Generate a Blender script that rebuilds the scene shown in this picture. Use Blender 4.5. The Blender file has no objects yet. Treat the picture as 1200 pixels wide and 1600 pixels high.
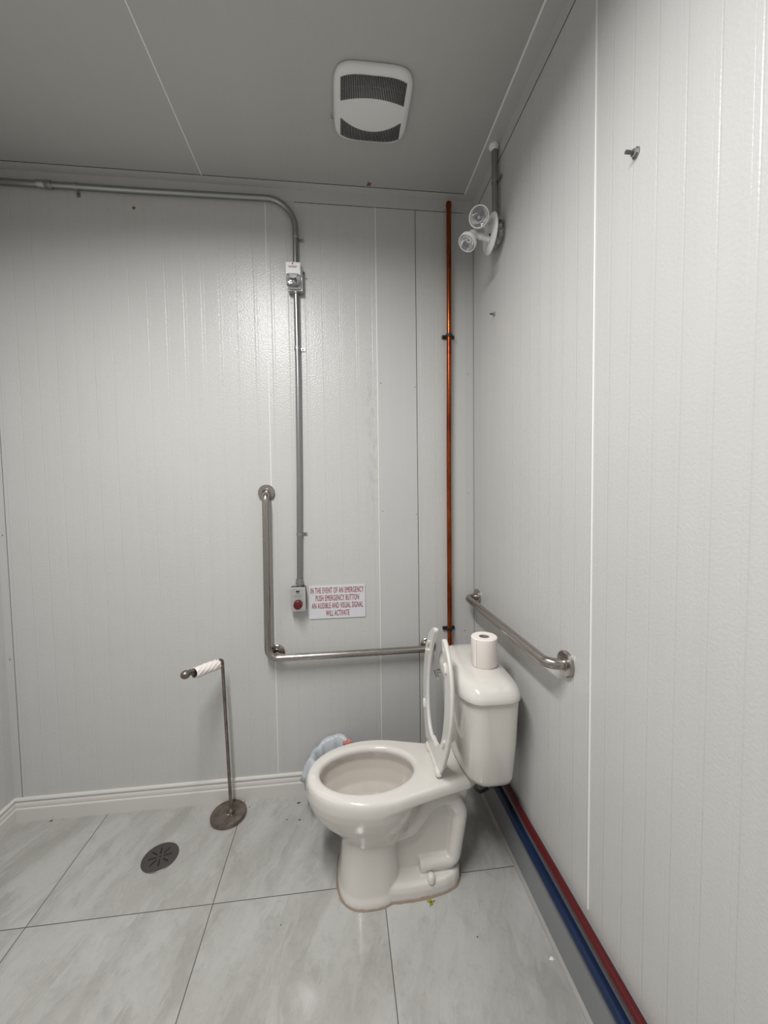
import bpy, bmesh, math, random
from mathutils import Vector, Matrix
random.seed(4)
S = bpy.context.scene
COL = S.collection

# ---------------------------------------------------------------- camera, world, lamp, exposure
CAM_LOC = (-0.6563, -1.8628, 1.4551)
R = ((0.99371, -0.111048, -0.014444), (-0.019786, -0.047159, -0.998691), (0.110221, 0.992696, -0.04906))
cd = bpy.data.cameras.new('camera'); cam = bpy.data.objects.new('camera', cd); COL.objects.link(cam)
M3 = Matrix(((R[0][0], -R[1][0], -R[2][0]), (R[0][1], -R[1][1], -R[2][1]), (R[0][2], -R[1][2], -R[2][2])))
cam.matrix_world = Matrix.Translation(CAM_LOC) @ M3.to_4x4()
cd.sensor_fit = 'VERTICAL'; cd.sensor_height = 36.0; cd.lens = 607.35 / 1600 * 36; cd.clip_start = 0.01
S.camera = cam
w = bpy.data.worlds.new('world'); S.world = w; w.use_nodes = True
w.node_tree.nodes['Background'].inputs[0].default_value = (0.02, 0.02, 0.02, 1)
S.view_settings.view_transform = 'Standard'; S.view_settings.look = 'None'
S.view_settings.gamma = 1.0; S.view_settings.use_curve_mapping = False
S.view_settings.exposure = 0.0
ZC = 2.835; XL = -2.143; YF = -3.1
LAMP = (-1.10, -1.47); LAMP_LEN = 1.2; LAMP_W = 0.13; LAMP_POWER = 48
ld = bpy.data.lights.new('ceiling_lamp_light', 'AREA'); ld.shape = 'RECTANGLE'
ld.size = LAMP_W; ld.size_y = LAMP_LEN; ld.energy = LAMP_POWER; ld.color = (1.0, 0.985, 0.97); ld.spread = math.radians(166)
lo = bpy.data.objects.new('ceiling_lamp_light', ld); COL.objects.link(lo)
lo.location = (LAMP[0], LAMP[1], ZC - 0.052)

# ---------------------------------------------------------------- materials
def mat(name, col=(.8, .8, .8), rough=.5, metal=0., coat=0., spec=.5, trans=0., ior=1.45, emit=None, alpha=1.):
    m = bpy.data.materials.new(name); m.use_nodes = True
    b = m.node_tree.nodes['Principled BSDF']
    b.inputs['Base Color'].default_value = (*col, 1); b.inputs['Roughness'].default_value = rough
    b.inputs['Metallic'].default_value = metal; b.inputs['Coat Weight'].default_value = coat
    b.inputs['Coat Roughness'].default_value = .06
    b.inputs['Specular IOR Level'].default_value = spec; b.inputs['Transmission Weight'].default_value = trans
    b.inputs['IOR'].default_value = ior; b.inputs['Alpha'].default_value = alpha
    if emit: b.inputs['Emission Color'].default_value = (*emit[:3], 1); b.inputs['Emission Strength'].default_value = emit[3]
    return m
class NT:
    def __init__(s, m): s.t = m.node_tree; s.b = s.t.nodes['Principled BSDF']
    def n(s, typ, **kw):
        d = s.t.nodes.new(typ)
        for k, v in kw.items(): setattr(d, k, v)
        return d
    def L(s, a, b): s.t.links.new(a, b)
    def math(s, op, a, b=None, c=None):
        d = s.n('ShaderNodeMath', operation=op)
        for i, v in enumerate((a, b, c)):
            if v is None: continue
            if isinstance(v, (int, float)): d.inputs[i].default_value = v
            else: s.L(v, d.inputs[i])
        return d.outputs[0]
    def noise(s, vec, scale, detail=3, rough=.5, dim='3D'):
        d = s.n('ShaderNodeTexNoise', noise_dimensions=dim); d.inputs['Scale'].default_value = scale
        d.inputs['Detail'].default_value = detail; d.inputs['Roughness'].default_value = rough
        s.L(vec, d.inputs['Vector']); return d.outputs['Fac']
    def mapr(s, v, a, b, c, d2, clamp=True):
        d = s.n('ShaderNodeMapRange', clamp=clamp)
        for i, q in enumerate((a, b, c, d2)): d.inputs[i + 1].default_value = q
        s.L(v, d.inputs[0]); return d.outputs[0]
    def mix(s, f, a, b):
        d = s.n('ShaderNodeMix', data_type='RGBA')
        if isinstance(f, (int, float)): d.inputs[0].default_value = f
        else: s.L(f, d.inputs[0])
        for i, v in ((6, a), (7, b)):
            if isinstance(v, tuple): d.inputs[i].default_value = (*v, 1)
            else: s.L(v, d.inputs[i])
        return d.outputs[2]
    def pos(s): return s.n('ShaderNodeNewGeometry').outputs['Position']
    def sep(s, v):
        d = s.n('ShaderNodeSeparateXYZ'); s.L(v, d.inputs[0]); return d.outputs
    def comb(s, x, y, z):
        d = s.n('ShaderNodeCombineXYZ')
        for i, v in enumerate((x, y, z)):
            if isinstance(v, (int, float)): d.inputs[i].default_value = v
            else: s.L(v, d.inputs[i])
        return d.outputs[0]
    def bump(s, h, dist, strength=1., prev=None):
        d = s.n('ShaderNodeBump'); d.inputs['Distance'].default_value = dist; d.inputs['Strength'].default_value = strength
        s.L(h, d.inputs['Height'])
        if prev is not None: s.L(prev, d.inputs['Normal'])
        return d.outputs[0]

WALLC = (.565, .563, .551)
def panel_mat(name, axis, x0, period, fine, col=WALLC, ribs=1.0, emboss=1.5, rough=.29):
    """glossy painted steel insulated panel: fine vertical ribs and orange-peel embossing"""
    m = mat(name, col, rough, spec=.5); t = NT(m); P = t.pos(); s = t.sep(P)
    u = s[axis]
    nb = None
    if ribs:
        def groove(x0, per, wid):
            f = t.math('FRACT', t.math('DIVIDE', t.math('SUBTRACT', u, x0 - 50 * per), per))
            d = t.math('ABSOLUTE', t.math('SUBTRACT', f, .5))          # 0 at groove centre
            return t.mapr(d, 0, wid / per, 0, 1)
        g = t.math('ADD', groove(x0, period, .0026), t.math('MULTIPLY', groove(x0 + fine, period, .0016), .4))
        wav = t.noise(t.comb(u, 0, t.math('MULTIPLY', s[2], .03)), 22, 2)
        g = t.math('ADD', g, t.math('MULTIPLY', wav, .35))
        nb = t.bump(g, .00045 * ribs, 1.)
    sc = t.comb(s[0], s[1], s[2])
    e = t.noise(sc, 150, 2, .5)
    nb = t.bump(e, .0016 * emboss, .5, nb)
    nb = t.bump(t.noise(sc, 3.0, 1), .012, .35, nb)
    t.L(nb, t.b.inputs['Normal'])
    # faint vertical tint streaks and smudges
    st = t.mapr(t.noise(t.comb(t.math('MULTIPLY', u, 1.), 0, t.math('MULTIPLY', s[2], .02)), 60, 2), .3, .75, 0, 1)
    sm = t.mapr(t.noise(sc, 2.3, 4, .6), .35, .8, 0, 1)
    c = t.mix(t.math('MULTIPLY', st, .05), col, tuple(v * .55 for v in col))
    c = t.mix(t.math('MULTIPLY', sm, .12), c, (col[0] * .78, col[1] * .775, col[2] * .72))
    if name == 'white_panel_back':      # greenish rub marks left of the flashing strip
        k1 = t.mapr(t.math('ABSOLUTE', t.math('SUBTRACT', s[0], -.50)), .012, .045, 1, 0)
        k2 = t.math('MULTIPLY', t.mapr(s[2], 1.15, 1.5, 0, 1), t.mapr(s[2], 1.95, 2.15, 1, 0))
        k3 = t.mapr(t.noise(t.comb(t.math('MULTIPLY', s[0], 2.), 0, s[2]), 22, 4, .6), .45, .7, 0, .4)
        c = t.mix(t.math('MULTIPLY', t.math('MULTIPLY', k1, k2), k3), c, (.34, .34, .27))
    t.L(c, t.b.inputs['Base Color'])
    return m
m_back = panel_mat('white_panel_back', 0, -1.2576 - .0763 / 2, .0763, .012, ribs=1.5)
m_right = panel_mat('white_panel_right', 1, -.7649 - .0675 / 2, .0675, .012, ribs=1.3, emboss=.8)
m_left = panel_mat('white_panel_left', 1, -.3, .0835, .015)
m_trim = panel_mat('white_trim_metal', 0, 0, .1, .01, col=(.54, .535, .525), ribs=0, emboss=.3, rough=.33)
m_ceil = panel_mat('ceiling_panel', 0, 0, .1, .01, col=(.465, .461, .446), ribs=0, emboss=.5, rough=.34)
m_flash = panel_mat('white_flashing', 0, 0, .1, .01, col=(.55, .545, .538), ribs=0, emboss=.25, rough=.35)
m_base_grey = panel_mat('grey_base_sheet', 1, 0, .1, .01, col=(.26, .265, .28), ribs=0, emboss=.2, rough=.4)
m_caulk = mat('white_sealant', (.88, .88, .86), .45)
m_strip = mat('pale_grey_strip', (.36, .35, .335), .5)
m_crease = mat('grey_crease', (.16, .158, .15), .8)
m_gap = mat('dark_gap', (.035, .034, .032), .9)
m_bb = mat('gloss_white_baseboard', (.66, .645, .62), .3, coat=.3)
m_porc = mat('porcelain', (.70, .68, .635), .16, coat=.8); m_porc.node_tree.nodes['Principled BSDF'].inputs['Coat Roughness'].default_value = .05
m_porc_in = mat('shaded_porcelain', (.61, .56, .51), .16, coat=.8)  # same porcelain inside the bowl, its shade put into a darker beige colour
m_seat = mat('seat_plastic', (.70, .69, .65), .25, coat=.3)
m_steel = mat('brushed_stainless', (.40, .375, .345), .26, metal=1)
t = NT(m_steel); s_ = t.sep(t.pos())
t.L(t.mapr(t.noise(t.pos(), 14, 4), .3, .7, .22, .30), t.b.inputs['Roughness'])
m_nickel = mat('brushed_nickel', (.27, .235, .205), .36, metal=1)
t = NT(m_nickel); t.L(t.mix(t.mapr(t.noise(t.pos(), 35, 4), .4, .7, 0, 1), (.30, .262, .23), (.20, .165, .14)), t.b.inputs['Base Color'])
m_emt = mat('galvanised_conduit', (.36, .37, .37), .33, metal=1)
m_zinc = mat('zinc_box', (.42, .42, .42), .42, metal=1)
m_zinc_dark = mat('dark_zinc', (.16, .16, .155), .5, metal=.8)
m_copper = mat('copper', (.52, .17, .045), .24, metal=1)
t = NT(m_copper); pz = t.sep(t.pos())
no = t.noise(t.comb(t.math('MULTIPLY', pz[0], 3), t.math('MULTIPLY', pz[1], 3), pz[2]), 7, 5, .65)
c1 = t.mix(t.mapr(no, .38, .66, 0, 1), (.36, .085, .026), (.17, .03, .012))
t.L(c1, t.b.inputs['Base Color']); t.L(t.mapr(no, .3, .7, .18, .36), t.b.inputs['Roughness'])
m_black = mat('black_plastic', (.012, .012, .013), .4)
m_white = mat('white_plastic', (.78, .78, .765), .35)
m_strobe_refl = mat('dull_reflector', (.42, .42, .43), .4, metal=.7)
m_lens = mat('clear_lens', (.95, .96, .97), .04, trans=1, ior=1.45)
m_refl = mat('chrome_reflector', (.75, .75, .77), .08, metal=1)
m_face = mat('bright_steel_face', (.78, .78, .77), .22, metal=.85)
m_red = mat('red_plastic', (.10, .003, .005), .3, coat=.4)
m_redink = mat('red_lettering', (.26, .012, .016), .5)
m_rust = mat('rust_brown', (.22, .10, .045), .8)
m_sign = mat('white_sign_plastic', (.66, .66, .70), .3)
m_paper = mat('tissue_paper', (.86, .80, .76), .95, spec=.15)
m_card = mat('cardboard', (.30, .27, .25), .9)
m_drain = mat('drain_bronze', (.13, .122, .115), .42, metal=.8)
m_hot = mat('red_pex_tube', (.085, .004, .006), .35)
m_cold = mat('blue_pex_tube', (.007, .02, .062), .35)
m_green = mat('green_leaf', (.25, .29, .03), .6)
m_bin = mat('dark_bin_plastic', (.08, .085, .095), .4)
m_bag = mat('white_film', (.72, .76, .80), .3, trans=.25, alpha=.9)
m_pink = mat('pink_wrapper', (.55, .22, .18), .5)
m_lampbody = mat('white_lamp_body', (.8, .8, .8), .4)
m_braid = mat('braided_hose', (.20, .20, .20), .4, metal=.9)
m_water = mat('water', (.9, .95, .95), .0, trans=1, ior=1.33)
m_stain = mat('stained_sealant', (.27, .205, .16), .8)
m_debris = mat('dirt_crumb', (.06, .05, .04), .9)

# floor tiles: 24 inch glazed porcelain with stone veining
TX, TY, TS = -1.1375, -.4849, .61
m_floor = mat('stone_look_tile', (.6, .6, .58), .2, spec=.5); t = NT(m_floor); P = t.sep(t.pos())
ux = t.math('DIVIDE', t.math('SUBTRACT', P[0], TX - 10 * TS), TS); uy = t.math('DIVIDE', t.math('SUBTRACT', P[1], TY - 10 * TS), TS)
fx, fy = t.math('FRACT', ux), t.math('FRACT', uy)
def edge(f): return t.math('SUBTRACT', .5, t.math('ABSOLUTE', t.math('SUBTRACT', f, .5)))
ed = t.math('MULTIPLY', t.math('MINIMUM', edge(fx), edge(fy)), TS)     # metres to the nearest joint
tid = t.math('ADD', t.math('MULTIPLY', t.math('FLOOR', ux), 7.31), t.math('MULTIPLY', t.math('FLOOR', uy), 3.77))
a_ = t.math('ADD', t.math('MULTIPLY', P[0], .96), t.math('MULTIPLY', P[1], -.28))
b_ = t.math('ADD', t.math('MULTIPLY', P[0], .28), t.math('MULTIPLY', P[1], .96))
vv = t.comb(t.math('MULTIPLY', a_, 3.0), t.math('MULTIPLY', b_, .9), tid)
warp = t.noise(vv, 2.2, 4, .6)
vw = t.comb(t.math('ADD', t.math('MULTIPLY', a_, 3.2), t.math('MULTIPLY', warp, 1.3)), t.math('ADD', t.math('MULTIPLY', b_, .9), t.math('MULTIPLY', warp, .8)), tid)
n1 = t.noise(vw, 2.4, 6, .62); n2 = t.noise(t.comb(t.math('ADD', P[0], t.math('MULTIPLY', n1, .25)), t.math('ADD', t.math('MULTIPLY', P[1], .7), t.math('MULTIPLY', n1, -.2)), tid), 9, 6, .68); n3 = t.noise(t.comb(P[0], P[1], tid), 60, 4, .7)
c = t.mix(t.mapr(n1, .40, .66, 0, 1), (.46, .455, .437), (.355, .347, .325))
c = t.mix(t.math('MULTIPLY', t.mapr(n2, .50, .68, 0, 1), .5), c, (.285, .277, .258))
c = t.mix(t.math('MULTIPLY', t.mapr(n2, .30, .42, 1, 0), .25), c, (.56, .55, .53))
c = t.mix(t.math('MULTIPLY', t.mapr(n3, .55, .75, 0, 1), .18), c, (.2, .19, .18))
gm = t.mapr(ed, .0010, .0018, 1, 0)
c = t.mix(gm, c, (.075, .07, .065)); t.L(c, t.b.inputs['Base Color'])
t.L(t.math('ADD', t.mapr(n1, .3, .7, .10, .17), t.math('MULTIPLY', gm, .6)), t.b.inputs['Roughness'])
nb = t.bump(t.mapr(ed, .0008, .003, 0, 1), .0005, .6)
nb = t.bump(t.noise(t.comb(P[0], P[1], tid), 26, 3), .0009, .35, nb); t.L(nb, t.b.inputs['Normal'])

# ---------------------------------------------------------------- mesh helpers
def obj(name, bm, m, parent=None, smooth=False, origin=None, mats=None):
    me = bpy.data.meshes.new(name)
    bmesh.ops.recalc_face_normals(bm, faces=bm.faces[:]) if len(bm.faces) < 60000 else None
    if smooth:
        for f in bm.faces: f.smooth = True
    if parent is not None: origin = None; off = world_of(parent)
    else:
        if origin is None and bm.verts:
            xs = [v.co for v in bm.verts]
            origin = Vector(((min(v.x for v in xs) + max(v.x for v in xs)) / 2, (min(v.y for v in xs) + max(v.y for v in xs)) / 2, min(v.z for v in xs)))
        off = Vector(origin)
    for v in bm.verts: v.co -= off
    bm.to_mesh(me); bm.free()
    for q in (mats or [m]): me.materials.append(q)
    o = bpy.data.objects.new(name, me); COL.objects.link(o)
    if parent is not None: o.parent = parent; o.location = (0, 0, 0)
    else: o.location = off
    if smooth and smooth != 'all':
        try: me.set_sharp_from_angle(angle=math.radians(40))
        except Exception: pass
    return o
def world_of(o):
    p = Vector((0, 0, 0))
    while o is not None: p += o.location; o = o.parent
    return p
def thing(name, label, cat, loc, group=None):
    o = bpy.data.objects.new(name, None); COL.objects.link(o); o.location = loc; o.empty_display_size = .05
    return tag(o, label, cat, group)
def tag(o, label, cat, group=None, kind=None):
    o['label'] = label; o['category'] = cat
    if group: o['group'] = group
    if kind: o['kind'] = kind
    return o
def struct(name, bm, m, parent=None, label=None, **kw):
    o = obj(name, bm, m, parent, **kw)
    if parent is None: o['kind'] = 'structure'
    if label: o['label'] = label
    return o
def box(bm, a, b, bev=0, seg=2):
    a, b = Vector(a), Vector(b)
    r = bmesh.ops.create_cube(bm, size=1, matrix=Matrix.Translation((a + b) / 2) @ Matrix.Diagonal((*[abs(q) for q in (b - a)], 1)))
    if bev:
        es = list({e for v in r['verts'] for e in v.link_edges})
        bmesh.ops.bevel(bm, geom=es, offset=bev, segments=seg, affect='EDGES', profile=.5)
    return bm
def B(a, b, bev=0, seg=2): return box(bmesh.new(), a, b, bev, seg)
def fillet(pts, r, n=8):
    out = [Vector(pts[0])]
    for i in range(1, len(pts) - 1):
        p0, p1, p2 = Vector(pts[i - 1]), Vector(pts[i]), Vector(pts[i + 1])
        d0 = (p0 - p1).normalized(); d1 = (p2 - p1).normalized(); ang = d0.angle(d1)
        rr = r[i - 1] if isinstance(r, (list, tuple)) else r
        tl = rr / math.tan(ang / 2); tl = min(tl, (p0 - p1).length * .98, (p2 - p1).length * .98); rr = tl * math.tan(ang / 2)
        bis = (d0 + d1).normalized(); c = p1 + bis * (rr / math.sin(ang / 2))
        a = p1 + d0 * tl - c; b = p1 + d1 * tl - c; tot = a.angle(b); ax = a.cross(b).normalized()
        for k in range(n + 1): out.append(c + Matrix.Rotation(tot * k / n, 3, ax) @ a)
    out.append(Vector(pts[-1])); return out
def tube(bm, pts, r, seg=20, caps=True):
    pts = [Vector(p) for p in pts]; rings = []
    tan0 = (pts[1] - pts[0]).normalized(); up = Vector((0, 0, 1)) if abs(tan0.z) < .9 else Vector((1, 0, 0))
    nrm = (up - tan0 * up.dot(tan0)).normalized(); prev = tan0
    for i, p in enumerate(pts):
        tn = (pts[min(i + 1, len(pts) - 1)] - pts[max(i - 1, 0)]).normalized()
        q = prev.rotation_difference(tn); nrm = q @ nrm; prev = tn; bi = tn.cross(nrm)
        rr = r[i] if isinstance(r, (list, tuple)) else r
        rings.append([bm.verts.new(p + (nrm * math.cos(2 * math.pi * k / seg) + bi * math.sin(2 * math.pi * k / seg)) * rr) for k in range(seg)])
    for a, b in zip(rings, rings[1:]):
        for k in range(seg): bm.faces.new((a[k], a[(k + 1) % seg], b[(k + 1) % seg], b[k]))
    if caps: bm.faces.new(rings[0][::-1]); bm.faces.new(rings[-1])
    return bm
def lathe(bm, prof, org=(0, 0, 0), axis=(0, 0, 1), seg=36, closed=False):
    """prof: (radius, height along axis)"""
    ax = Vector(axis).normalized(); q = Vector((0, 0, 1)).rotation_difference(ax); org = Vector(org); rings = []
    for r, h in prof:
        if r < 1e-6: rings.append([bm.verts.new(org + q @ Vector((0, 0, h)))])
        else: rings.append([bm.verts.new(org + q @ Vector((r * math.cos(2 * math.pi * k / seg), r * math.sin(2 * math.pi * k / seg), h))) for k in range(seg)])
    prs = list(zip(rings, rings[1:])) + ([(rings[-1], rings[0])] if closed else [])
    for a, b in prs:
        for k in range(seg):
            k2 = (k + 1) % seg
            if len(a) == 1 and len(b) == 1: continue
            if len(a) == 1: bm.faces.new((a[0], b[k2], b[k]))
            elif len(b) == 1: bm.faces.new((a[k], a[k2], b[0]))
            else: bm.faces.new((a[k], a[k2], b[k2], b[k]))
    return bm
def loft(bm, rings, caps=True):
    rs = [[bm.verts.new(p) for p in r] for r in rings]; n = len(rs[0])
    for a, b in zip(rs, rs[1:]):
        for k in range(n): bm.faces.new((a[k], a[(k + 1) % n], b[(k + 1) % n], b[k]))
    if caps: bm.faces.new(rs[0][::-1]); bm.faces.new(rs[-1])
    return bm
def prism(bm, poly, f, d):
    """poly of 2D points mapped by f(u,v)->Vector, extruded by vector d"""
    a = [bm.verts.new(f(*p)) for p in poly]; b = [bm.verts.new(f(*p) + Vector(d)) for p in poly]; n = len(poly)
    bm.faces.new(a[::-1]); bm.faces.new(b)
    for k in range(n): bm.faces.new((a[k], a[(k + 1) % n], b[(k + 1) % n], b[k]))
    return bm
def text_mesh(body, size, sx, bold=0., ext=.0003):
    cu = bpy.data.curves.new('lettering_curve', 'FONT'); cu.body = body; cu.size = size; cu.align_x = 'CENTER'; cu.align_y = 'CENTER'; cu.space_character = 1.1
    cu.extrude = ext; cu.offset = bold; cu.resolution_u = 3
    o = bpy.data.objects.new('lettering_curve', cu); COL.objects.link(o)
    dg = bpy.context.evaluated_depsgraph_get(); me = bpy.data.meshes.new_from_object(o.evaluated_get(dg))
    bm = bmesh.new(); bm.from_mesh(me); bpy.data.objects.remove(o); bpy.data.curves.remove(cu); bpy.data.meshes.remove(me)
    return bm
def apply_mods(bm, setup):
    me = bpy.data.meshes.new('work'); bmesh.ops.recalc_face_normals(bm, faces=bm.faces[:]); bm.to_mesh(me); bm.free()
    o = bpy.data.objects.new('work', me); COL.objects.link(o); setup(o)
    dg = bpy.context.evaluated_depsgraph_get(); m2 = bpy.data.meshes.new_from_object(o.evaluated_get(dg))
    b2 = bmesh.new(); b2.from_mesh(m2); bpy.data.objects.remove(o); bpy.data.meshes.remove(me); bpy.data.meshes.remove(m2)
    return b2

# ---------------------------------------------------------------- room shell
T = .1
struct('floor', B((XL - T, YF - T, -.08), (T, T, 0)), m_floor)
struct('ceiling', B((XL - T, YF - T, ZC), (T, T, ZC + T)), m_ceil)
struct('wall_back', B((XL - T, 0, 0), (T, T, ZC)), m_back)
struct('wall_right', B((0, YF - T, 0), (T, T, ZC)), m_right)
struct('wall_left', B((XL - T, YF - T, 0), (XL, T, ZC)), m_left)
struct('wall_front', B((XL - T, YF - T, 0), (T, YF, ZC)), m_left)
trim_n = [0]
def trim(bm, m, label=None, **kw):
    trim_n[0] += 1
    return struct('trim_%d' % trim_n[0], bm, m, label=label, **kw)
# angle trim between ceiling and walls (ceiling leg, wall leg), dark gap lines and pale sealant edges
TL, TW, th = .043, .055, .0014
bm = B((XL, -TL, ZC - th), (0, 0, ZC)); box(bm, (XL, -th, ZC - TW), (0, 0, ZC - th)); trim(bm, m_trim, 'white angle trim above the back wall')
bm = B((-.052, YF, ZC - th), (0, -TL, ZC)); box(bm, (-th, YF, ZC - TW - .004), (0, 0, ZC - th)); trim(bm, m_trim, 'white angle trim above the right wall')
bm = B((XL, YF, ZC - th), (XL + .045, -TL, ZC)); box(bm, (XL, YF, ZC - TW), (XL + th, -th, ZC - th)); trim(bm, m_trim, 'white angle trim above the left wall')
bm = B((XL, -TL - .0022, ZC - .0010), (-.006, -TL, ZC)); trim(bm, m_gap, 'dark gap along the ceiling edge of the back trim')
bm = B((-.84, -.0008, ZC - TW - .0020), (-.05, 0, ZC - TW)); trim(bm, m_gap, 'dark gap under the back wall trim')
bm = B((-.0009, -1.5, ZC - TW - .0065), (0, -.035, ZC - TW - .004)); trim(bm, m_gap, 'dark gap under the right wall trim')
bm = B((-.058, YF, ZC - .0016), (-.052, -TL, ZC)); trim(bm, m_caulk, 'pale sealant line along the right ceiling edge')
bm = tube(bmesh.new(), [(-.9097, YF, ZC), (-.9097 - 0, -TL, ZC)], .0022, 8)
for v in bm.verts: v.co.x -= .315
trim(bm, m_caulk, 'white sealant line crossing the ceiling')
# vertical panel joints
bm = tube(bmesh.new(), [(-.968, 0, ZC - TW), (-.975, 0, 1.7), (-.981, 0, .11)], .0019, 8); trim(bm, m_caulk, 'white sealant joint on the back wall')
bm = tube(bmesh.new(), [(0, -.905, ZC - TW - .004), (0, -.910, 1.2), (0, -.912, .30)], .0024, 8); trim(bm, m_caulk, 'white sealant joint on the right wall')
# wide flat flashing strip on the back wall
bm = B((-.470, -.0022, .10), (-.284, 0, 2.777), .0006, 1); trim(bm, m_flash, 'wide flat white flashing strip on the back wall')
bm = tube(bmesh.new(), [(-.4705, -.0012, 2.777), (-.4715, -.0012, 1.9), (-.4735, -.0012, 1.0), (-.476, -.0012, .1)], .0019, 8); trim(bm, m_caulk, 'white sealant along the flashing strip')
bm = B((-.2838, -.0012, .10), (-.2818, 0, 2.777)); trim(bm, m_gap, 'dark gap beside the flashing strip')
# corner angles
bm = B((-.036, -.0016, .10), (0, 0, 2.779)); box(bm, (-.0016, -.03, .10), (0, -.0016, 2.775)); trim(bm, m_flash, 'corner angle between back wall and right wall')
bm = B((-.0030, -.0034, .10), (-.0016, -.0016, 2.776)); trim(bm, m_crease, 'dark gap in the right corner')
bm = B((XL, -.0016, .10), (XL + .033, 0, 2.779)); box(bm, (XL, -.045, .10), (XL + .0016, -.0016, 2.775)); trim(bm, m_flash, 'corner angle between back wall and left wall')
bm = B((XL + .033, -.0014, .10), (XL + .0345, 0, 2.779)); trim(bm, m_crease, 'dark edge of the left corner angle')
# baseboard, moulded profile (depth, height)
prof = [(0, 0), (.015, 0), (.015, .058), (.0135, .062), (.0105, .0635), (.0115, .072), (.0105, .080), (.007, .088), (.0065, .0905), (.0105, .0935), (.0115, .099), (.009, .1045), (.004, .107), (0, .107)]
bm = prism(bmesh.new(), prof, lambda u, v: Vector((XL, -u, v)), (-XL - .02, 0, 0)); struct('baseboard_back', bm, m_bb)
bm = prism(bmesh.new(), prof, lambda u, v: Vector((XL + u, -.0005, v)), (0, YF + .0005, 0)); struct('baseboard_left', bm, m_bb)
# grey sheet along the foot of the right wall with its edge strip on the floor
bm = B((-.004, YF, 0), (0, 0, .272)); trim(bm, m_base_grey, 'grey metal sheet along the foot of the right wall')
bm = prism(bmesh.new(), [(0.004, 0), (.016, 0), (.014, .005), (.009, .008), (.004, .010)], lambda u, v: Vector((-u, YF, v)), (0, -YF, 0)); trim(bm, m_strip, 'pale edge strip on the floor by the right wall')

# ---------------------------------------------------------------- ceiling lamp (just above the frame)
lamp = thing('ceiling_lamp', 'long white ceiling lamp fixed above the room, behind the exhaust grille', 'ceiling lamp', (LAMP[0], LAMP[1], ZC - .05))
hw, hl = LAMP_W / 2 + .012, LAMP_LEN / 2 + .012
bm = bmesh.new()
box(bm, (LAMP[0] - hw, LAMP[1] - hl, ZC - .045), (LAMP[0] + hw, LAMP[1] + hl, ZC - .0005), .004)
for s in (-1, 1):
    box(bm, (LAMP[0] + s * hw - .005, LAMP[1] - hl, ZC - .056), (LAMP[0] + s * hw + .005, LAMP[1] + hl, ZC - .04))
    box(bm, (LAMP[0] - hw, LAMP[1] + s * hl - .005, ZC - .056), (LAMP[0] + hw, LAMP[1] + s * hl + .005, ZC - .04))
obj('lamp_housing', bm, m_lampbody, lamp)

# ---------------------------------------------------------------- exhaust fan grille on the ceiling
gc = Vector((-.519, -.420)); gang = math.radians(0)
fan = thing('exhaust_fan_grille', 'white square exhaust fan grille with two curved banks of slots on the ceiling', 'fan grille', (gc.x, gc.y, ZC))
def rsq(hx, hy, n, N=64, bul=0):
    o = []
    for k in range(N):
        a = 2 * math.pi * k / N; c_, s_ = math.cos(a), math.sin(a)
        o.append((hx * math.copysign(abs(c_) ** (2 / n), c_), hy * math.copysign(abs(s_) ** (2 / n), s_)))
    return o
GX, GY = .135, .137
def gring(sx, sy, z): return [Vector((gc.x + u, gc.y + v, z)) for u, v in rsq(GX * sx, GY * sy, 5)]
bm = loft(bmesh.new(), [gring(.985, .985, ZC - .0003), gring(1, 1, ZC - .004), gring(.99, .99, ZC - .012), gring(.95, .95, ZC - .0175), gring(.86, .86, ZC - .0195), gring(.4, .4, ZC - .021)])
obj('cover', bm, m_white, fan, smooth='all')
# slots: camera side bank is the upper one in the picture
def slot_bank(bm, nearside, n=38):
    for i in range(n):
        u = -.108 + .216 * i / (n - 1); q = (u / .108)
        if nearside: lo_, hi_ = -.113 + .014 * q ** 4, -.041 + .017 * q * q
        else: lo_, hi_ = .084 - .042 * q * q, .122 - .016 * q ** 4
        # split at a thin cross rib
        mid = (lo_ + hi_) / 2
        segs = [(lo_, mid - .0009), (mid + .0009, hi_)] if nearside else [(lo_, hi_)]
        for a, b in segs: box(bm, (gc.x + u - .0020, gc.y + a, ZC - .0222), (gc.x + u + .0020, gc.y + b, ZC - .0110))
for nb_ in (True, False):
    bm = bmesh.new(); slot_bank(bm, nb_); sl = obj('slot_openings', bm, m_black, fan); sl['label'] = 'wide curved bank of dark slots' if nb_ else 'narrow curved bank of dark slots'
bm = tube(bmesh.new(), [(gc.x - .137, gc.y + .065, ZC - .004), (gc.x - .142, gc.y + .058, ZC - .008), (gc.x - .146, gc.y + .05, ZC - .004)], .0008, 6); obj('loose_wire', bm, m_black, fan)

# ---------------------------------------------------------------- conduit runs
def strap(parent, c, d_along, wall_n, side, m=m_zinc, r=.0125, ear=.022):
    """one-hole strap: saddle ring over the tube and a flat ear with a screw; side = direction of the ear"""
    c = Vector(c); da = Vector(d_along); n = Vector(wall_n); s = Vector(side)
    bm = bmesh.new(); lathe(bm, [(r + .0018, -.006), (r + .0018, .006), (r - .0005, .006), (r - .0005, -.006)], c, da, 24, closed=True)
    foot = c - n * (r + .0018)
    p = foot + s * (r + ear * .5)
    M = Matrix((s, da, n)).transposed().to_4x4(); M.translation = p + n * .0015
    bmesh.ops.create_cube(bm, size=1, matrix=M @ Matrix.Diagonal((ear, .013, .003, 1)))
    o = obj('strap', bm, m, parent); b2 = lathe(bmesh.new(), [(0, .0055), (.003, .005), (.0042, .003), (.0042, 0)], p + n * .001, n, 12); obj('screw', b2, m_zinc_dark, o)
    return o
CR = .0125
cond = thing('conduit', 'galvanised conduit running under the ceiling and bending down to the strobe box', 'conduit', (-.84, 0, 2.5))
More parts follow.
